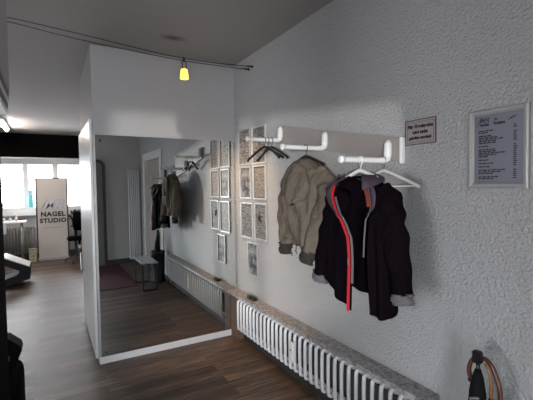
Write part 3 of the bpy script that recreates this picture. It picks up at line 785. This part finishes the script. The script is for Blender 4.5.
# mottled box on the floor beside the banner
bx=thing('card_box',(-1.83,5.55,0),'mottled cream cardboard box on the floor at the foot of the banner','box')
link('box_body',B(-1.955,-1.825,5.48,5.62,.0,.235,bev=.004),M['patterned'],bx); link('box_lid',B(-1.960,-1.820,5.475,5.625,.235,.262,bev=.004),M['patterned'],bx)
# work desk at far left
dk=thing('manicure_desk',(-2.5,5.5,0),'white topped work desk at the far left before the window','desk')
link('desk_top',B(-3.1,-1.98,5.35,5.80,.795,.825,bev=.004),M['white'],dk)
link('side_panel',B(-3.07,-3.04,5.38,5.78,0,.795),M['offwhite'],dk)
for x in (-2.06,): 
    for yy in (5.40,5.75):
        bm=bmesh.new(); tube(bm,[(x,yy,0),(x,yy,.795)],.016,8); link('leg',bm,M['alu'],dk,True)
link('drawer_front',B(-2.75,-2.30,5.345,5.375,.60,.79,bev=.004),M['offwhite'],dk)
for i,(x,h,r,c,nm,lab) in enumerate(((-2.36,.10,.030,'black','nail_polish_bottle','black capped bottle on the work desk, leftmost of the bottles'),
                              (-2.25,.075,.028,'offwhite','cream_jar','pale squat jar on the work desk between two bottles'),
                              (-2.15,.12,.024,'alu','pump_bottle','slim silver bottle on the work desk nearest the banner'))):
    t=thing(nm,(x,5.58,.825),lab,'bottle'); bm=bmesh.new(); lathe(bm,x,5.58,[(r,.826),(r,.825+h*.6),(r*.5,.825+h*.72),(r*.45,.825+h*.75)],14); link('body',bm,M['white'],t,True)
    bm=bmesh.new(); lathe(bm,x,5.58,[(r*.55,.825+h*.75),(r*.55,.825+h),(r*.3,.825+h*1.02)],12); link('cap',bm,M[c],t,True)
ap=thing('desk_lamp',(-2.42,5.66,.825),'slim dark desk lamp standing on the work desk at far left','desk lamp')
bm=bmesh.new(); lathe(bm,-2.42,5.70,[(.05,.825),(.05,.84),(.01,.85)],16); link('base',bm,M['darkmetal'],ap,True)
bm=bmesh.new(); tube(bm,catmull([(-2.42,5.70,.845),(-2.36,5.70,1.2),(-2.34,5.70,1.48),(-2.40,5.69,1.53),(-2.5,5.68,1.50)],5),.010,8); link('arm',bm,M['darkmetal'],ap,True)
bm=bmesh.new(); tube(bm,[(-2.49,5.68,1.51),(-2.56,5.67,1.47)],[.02,.045],12); link('lamp_shade',bm,M['darkmetal'],ap,True)
# cyan poster hanging inside the window
po=thing('window_poster',(-1.90,6.14,1.0),'pale cyan poster with pink patch hanging in the far window','poster')
link('poster_sheet',B(-1.945,-1.87,6.135,6.14,1.06,1.42),M['cyan'],po); link('pink_patch',B(-1.94,-1.90,6.131,6.135,1.34,1.41),mat('pale_pink',(.8,.45,.55),.6),po)
# office chair right of the banner
oc=thing('swivel_chair',(-1.12,5.0,0),'black swivel chair half hidden behind the corner of the mirror wall','chair')
link('seat',B(-1.30,-.86,4.80,5.22,.44,.50,bev=.025),M['leather'],oc,True); link('backrest',B(-1.17,-.84,5.20,5.25,.60,.98,bev=.02),M['leather'],oc,True)
bm=bmesh.new(); tube(bm,[(-1.08,5.0,.10),(-1.08,5.0,.44)],.025,10); link('gas_column',bm,M['chrome'],oc,True)
bm=bmesh.new(); tube(bm,[(-1.05,5.18,.46),(-1.02,5.26,.55),(-1.02,5.27,.70)],.014,8); link('back_support',bm,M['darkmetal'],oc,True)
for k in range(5):
    a=k*2*pi/5+2.9; ex,ey=-1.08+.26*cos(a),5.0+.26*sin(a); bm=bmesh.new(); tube(bm,[(-1.08,5.0,.11),(ex,ey,.07)],[.022,.014],8); lg=link('leg',bm,M['darkmetal'],oc,True)
    bm=bmesh.new(); tube(bm,[(ex-.012,ey,.028),(ex+.012,ey,.028)],.027,12); link('caster',bm,M['black'],lg,True)
# plant on a stand behind the chair
pt=thing('potted_plant',(-1.12,5.50,0),'leafy plant in a dark pot on a tall stand right of the banner','plant')
bm=bmesh.new(); lathe(bm,-1.10,5.75,[(.10,0),(.10,.02),(.03,.03),(.03,.62),(.10,.64),(.10,.66)],16); link('plant_stand',bm,M['black'],pt,True)
bm=bmesh.new(); lathe(bm,-1.10,5.75,[(.06,.66),(.085,.82),(.090,.83),(.080,.83),(.05,.68)],18); link('pot',bm,M['darkmetal'],pt,True)
bm=bmesh.new(); rl=random.Random(5)
for k in range(46):
    a=rl.uniform(0,2*pi); e=rl.uniform(.2,1.35); L_=rl.uniform(.12,.26); dv=Vector((cos(a)*cos(e),sin(a)*cos(e),sin(e)))
    b0=Vector((-1.10,5.75,.80))+dv*L_*.4; b1=b0+dv*L_*.7; sd=dv.cross(Vector((0,0,1))).normalized()*.022; m_=(b0+b1)/2+Vector((0,0,.01))
    v=[bm.verts.new(b0),bm.verts.new(m_+sd),bm.verts.new(b1-Vector((0,0,.02))),bm.verts.new(m_-sd)]; bm.faces.new(v)
lf=cloth('foliage',bm,M['leaf'],pt,.002)

# fluorescent tube lamp below the far ceiling
ft=thing('fluorescent_lamp',(-2.22,4.8,2.54),'long fluorescent ceiling lamp before the far window, at the left edge','ceiling light')
link('lamp_housing',B(-2.265,-2.175,4.0,5.25,2.560,2.598,bev=.004),M['white'],ft)
bm=bmesh.new(); tube(bm,[(-2.22,4.03,2.540),(-2.22,5.22,2.540)],.014,12); link('glow_tube',bm,M['tube'],ft,True)
for y in (4.02,5.23): link('tube_socket',B(-2.235,-2.205,y-.012,y+.012,2.522,2.562),M['white'],ft)

# ------------------------------------------------------------------ near left things
# low angular dark bench frame
zb=thing('angular_footrest',(-2.1,3.4,0),'low dark grey angular frame seat with a pale cushion edge at the far left','seat')
outer=[(-2.75,3.40,.50),(-2.17,3.40,.425),(-1.86,3.40,.272),(-1.865,3.40,.09),(-2.19,3.40,.0),(-2.75,3.40,.0)]
inner=[(-2.68,3.40,.40),(-2.20,3.40,.335),(-1.985,3.40,.225),(-2.03,3.40,.165),(-2.22,3.40,.10),(-2.68,3.40,.06)]
link('side_frame',frame_bm(outer,inner,(0,.42,0)),M['charcoal'],zb)
bm=bmesh.new(); prism(bm,[(-2.75,3.39,.50),(-2.17,3.39,.426),(-1.865,3.39,.276),(-1.865,3.39,.287),(-2.17,3.39,.445),(-2.75,3.39,.525)],(0,.44,0)); link('cushion_edge',bm,M['offwhite'],zb)
# black cupboard board beside the camera (left edge) with picture above
cb=thing('narrow_cabinet',(-1.81,-2.14,0),'tall narrow black cabinet cropped by the left edge of the view','cabinet')
link('cabinet_body',B(-1.93,-1.714,-2.28,-1.905,.06,1.690,bev=.004), M['matte'],cb); link('plinth',B(-1.925,-1.712,-2.27,-1.915,0,.06),M['darkmetal'],cb)
link('cabinet_door',B(-1.713,-1.707,-2.275,-1.910,.07,1.680,bev=.002),M['matte'],cb)
mg=thing('brochure_stack',(-1.81,-2.14,1.69),'stack of white and black brochures on top of the narrow black cabinet','brochures')
for k in range(4):
    link('brochure',B(-1.90,-1.684+.002*k,-2.26+.004*k,-1.905-.002*k,1.6905+.018*k,1.708+.018*k,bev=.001),M['white' if k%2==0 else 'black'],mg)
# black leather armchair with bag, lower left corner
ac=thing('leather_armchair',(-2.15,-.95,0),'shiny black leather armchair cropped by the lower left corner','armchair')
def cushion(name,x0,x1,y0,y1,z0,z1,b,parent=ac,m='leather'):
    o=link(name,B(x0,x1,y0,y1,z0,z1),M[m],parent,True); bv=o.modifiers.new('rounding','BEVEL'); bv.width=b; bv.segments=6; return o
cushion('seat',-2.42,-1.92,-1.25,-.65,.18,.44,.07)
cushion('armrest',-1.93,-1.738,-1.28,-.62,.10,.455,.075)
cushion('armrest',-2.55,-2.40,-1.28,-.62,.10,.455,.07)
cushion('backrest',-2.50,-1.83,-1.42,-1.24,.12,.82,.07)
for x in (-2.48,-1.84):
    for y in (-1.35,-.70):
        bm=bmesh.new(); tube(bm,[(x,y,0),(x,y,.13)],[.014,.02],10); link('leg',bm,M['chrome'],ac,True)
hb=thing('dark_handbag',(-1.93,-.84,.44),'black handbag with a faint emblem standing on the leather armchair','bag')
bm=bmesh.new(); prism(bm,[(-2.02,-.93,.462),(-1.775,-.93,.462),(-1.728,-.93,.585),(-1.80,-.93,.655),(-2.02,-.93,.665)],(0,.13,0))
bmesh.ops.bevel(bm,geom=bm.edges[:],offset=.01,segments=2,affect='EDGES'); link('bag_body',bm,M['umbr'],hb)
bm=bmesh.new(); tube(bm,catmull([(-1.98,-.86,.655),(-1.95,-.86,.74),(-1.86,-.86,.73),(-1.83,-.86,.645)],5),.007,8); link('handle',bm,M['black'],hb,True)
link('emblem',frame_bm([(-1.84,-.931,.53),(-1.79,-.931,.53),(-1.79,-.931,.56),(-1.84,-.931,.56)],[(-1.835,-.931,.535),(-1.795,-.931,.535),(-1.795,-.931,.555),(-1.835,-.931,.555)],(0,-.002,0)),M['zipg'],hb)

# ------------------------------------------------------------------ light
w=bpy.data.worlds.new('sky'); S.world=w; w.use_nodes=True; nt=w.node_tree; bg=nt.nodes['Background']
tc=nt.nodes.new('ShaderNodeTexCoord'); sep=nt.nodes.new('ShaderNodeSeparateXYZ'); rp=nt.nodes.new('ShaderNodeValToRGB')
nt.links.new(tc.outputs['Generated'],sep.inputs[0]); mr_=nt.nodes.new('ShaderNodeMapRange'); mr_.inputs['From Min'].default_value=-1; mr_.inputs['From Max'].default_value=1
nt.links.new(sep.outputs['Z'],mr_.inputs['Value']); nt.links.new(mr_.outputs[0],rp.inputs['Fac']); nt.links.new(rp.outputs['Color'],bg.inputs['Color'])
e=rp.color_ramp.elements; e[0].position=.40; e[0].color=(.58,.59,.62,1); e[1].position=.56; e[1].color=(.89,.94,1,1)
bg.inputs['Strength'].default_value=9.0
def portal(loc,size,rot):
    l=bpy.data.lights.new('daylight_portal','AREA'); l.shape='RECTANGLE'; l.size,l.size_y=size; l.cycles.is_portal=True
    o=bpy.data.objects.new('daylight_portal',l); COL.objects.link(o); o.location=loc; o.rotation_euler=rot
portal(((WX0+WX1)/2,YB-.19,(WZ0+WZ1)/2),(WX1-WX0,WZ1-WZ0),(radians(90),0,0))
portal((XL-.19,(LY0+LY1)/2,(LZ0+LZ1)/2),(LZ1-LZ0,LY1-LY0),(0,radians(-90),0))
portal(((FX0+FX1)/2,YF+.19,(FZ0+FZ1)/2),(FX1-FX0,FZ1-FZ0),(radians(-90),0,0))
portal(((EX0+EX1)/2,YB-.19,EZ/2),(EX1-EX0,EZ),(radians(90),0,0))
# spot standing in for sunlight reflected from the street, through the front window
sn=lamp('street_glint','SPOT',(-9.54,-12.55,.787),2300,(1,.97,.93),spot_size=radians(10.2),spot_blend=.0,shadow_soft_size=.13)
sn.rotation_euler=(Vector((-3.3,-4.4,1.35))-Vector((-9.54,-12.55,.787))).to_track_quat('-Z','Y').to_euler()

# ------------------------------------------------------------------ camera
f,yaw,pitch,roll,cx,cy,h = 381.7323,.518,-.038,-.0143,-1.5784,-3.3723,1.4537

fw=Vector((sin(yaw)*cos(pitch),cos(yaw)*cos(pitch),sin(pitch))); rt=Vector((cos(yaw),-sin(yaw),0)); up=rt.cross(fw)
c_,s2=cos(roll),sin(roll); r2=rt*c_+up*s2; u2=up*c_-rt*s2
cam=bpy.data.cameras.new('camera'); co=bpy.data.objects.new('camera',cam); COL.objects.link(co)
co.matrix_world=Matrix(((r2.x,u2.x,-fw.x,cx),(r2.y,u2.y,-fw.y,cy),(r2.z,u2.z,-fw.z,h),(0,0,0,1)))
cam.sensor_width=36; cam.lens=f/533*36; cam.clip_start=.03
S.camera=co
vs=S.view_settings; vs.view_transform='Standard'; vs.look='None'; vs.exposure=1.08; vs.gamma=1
S.cycles.use_denoising=True; S.cycles.max_bounces=10; S.cycles.diffuse_bounces=6; S.cycles.glossy_bounces=6; S.cycles.caustics_reflective=True
S.cycles.sample_clamp_indirect=20
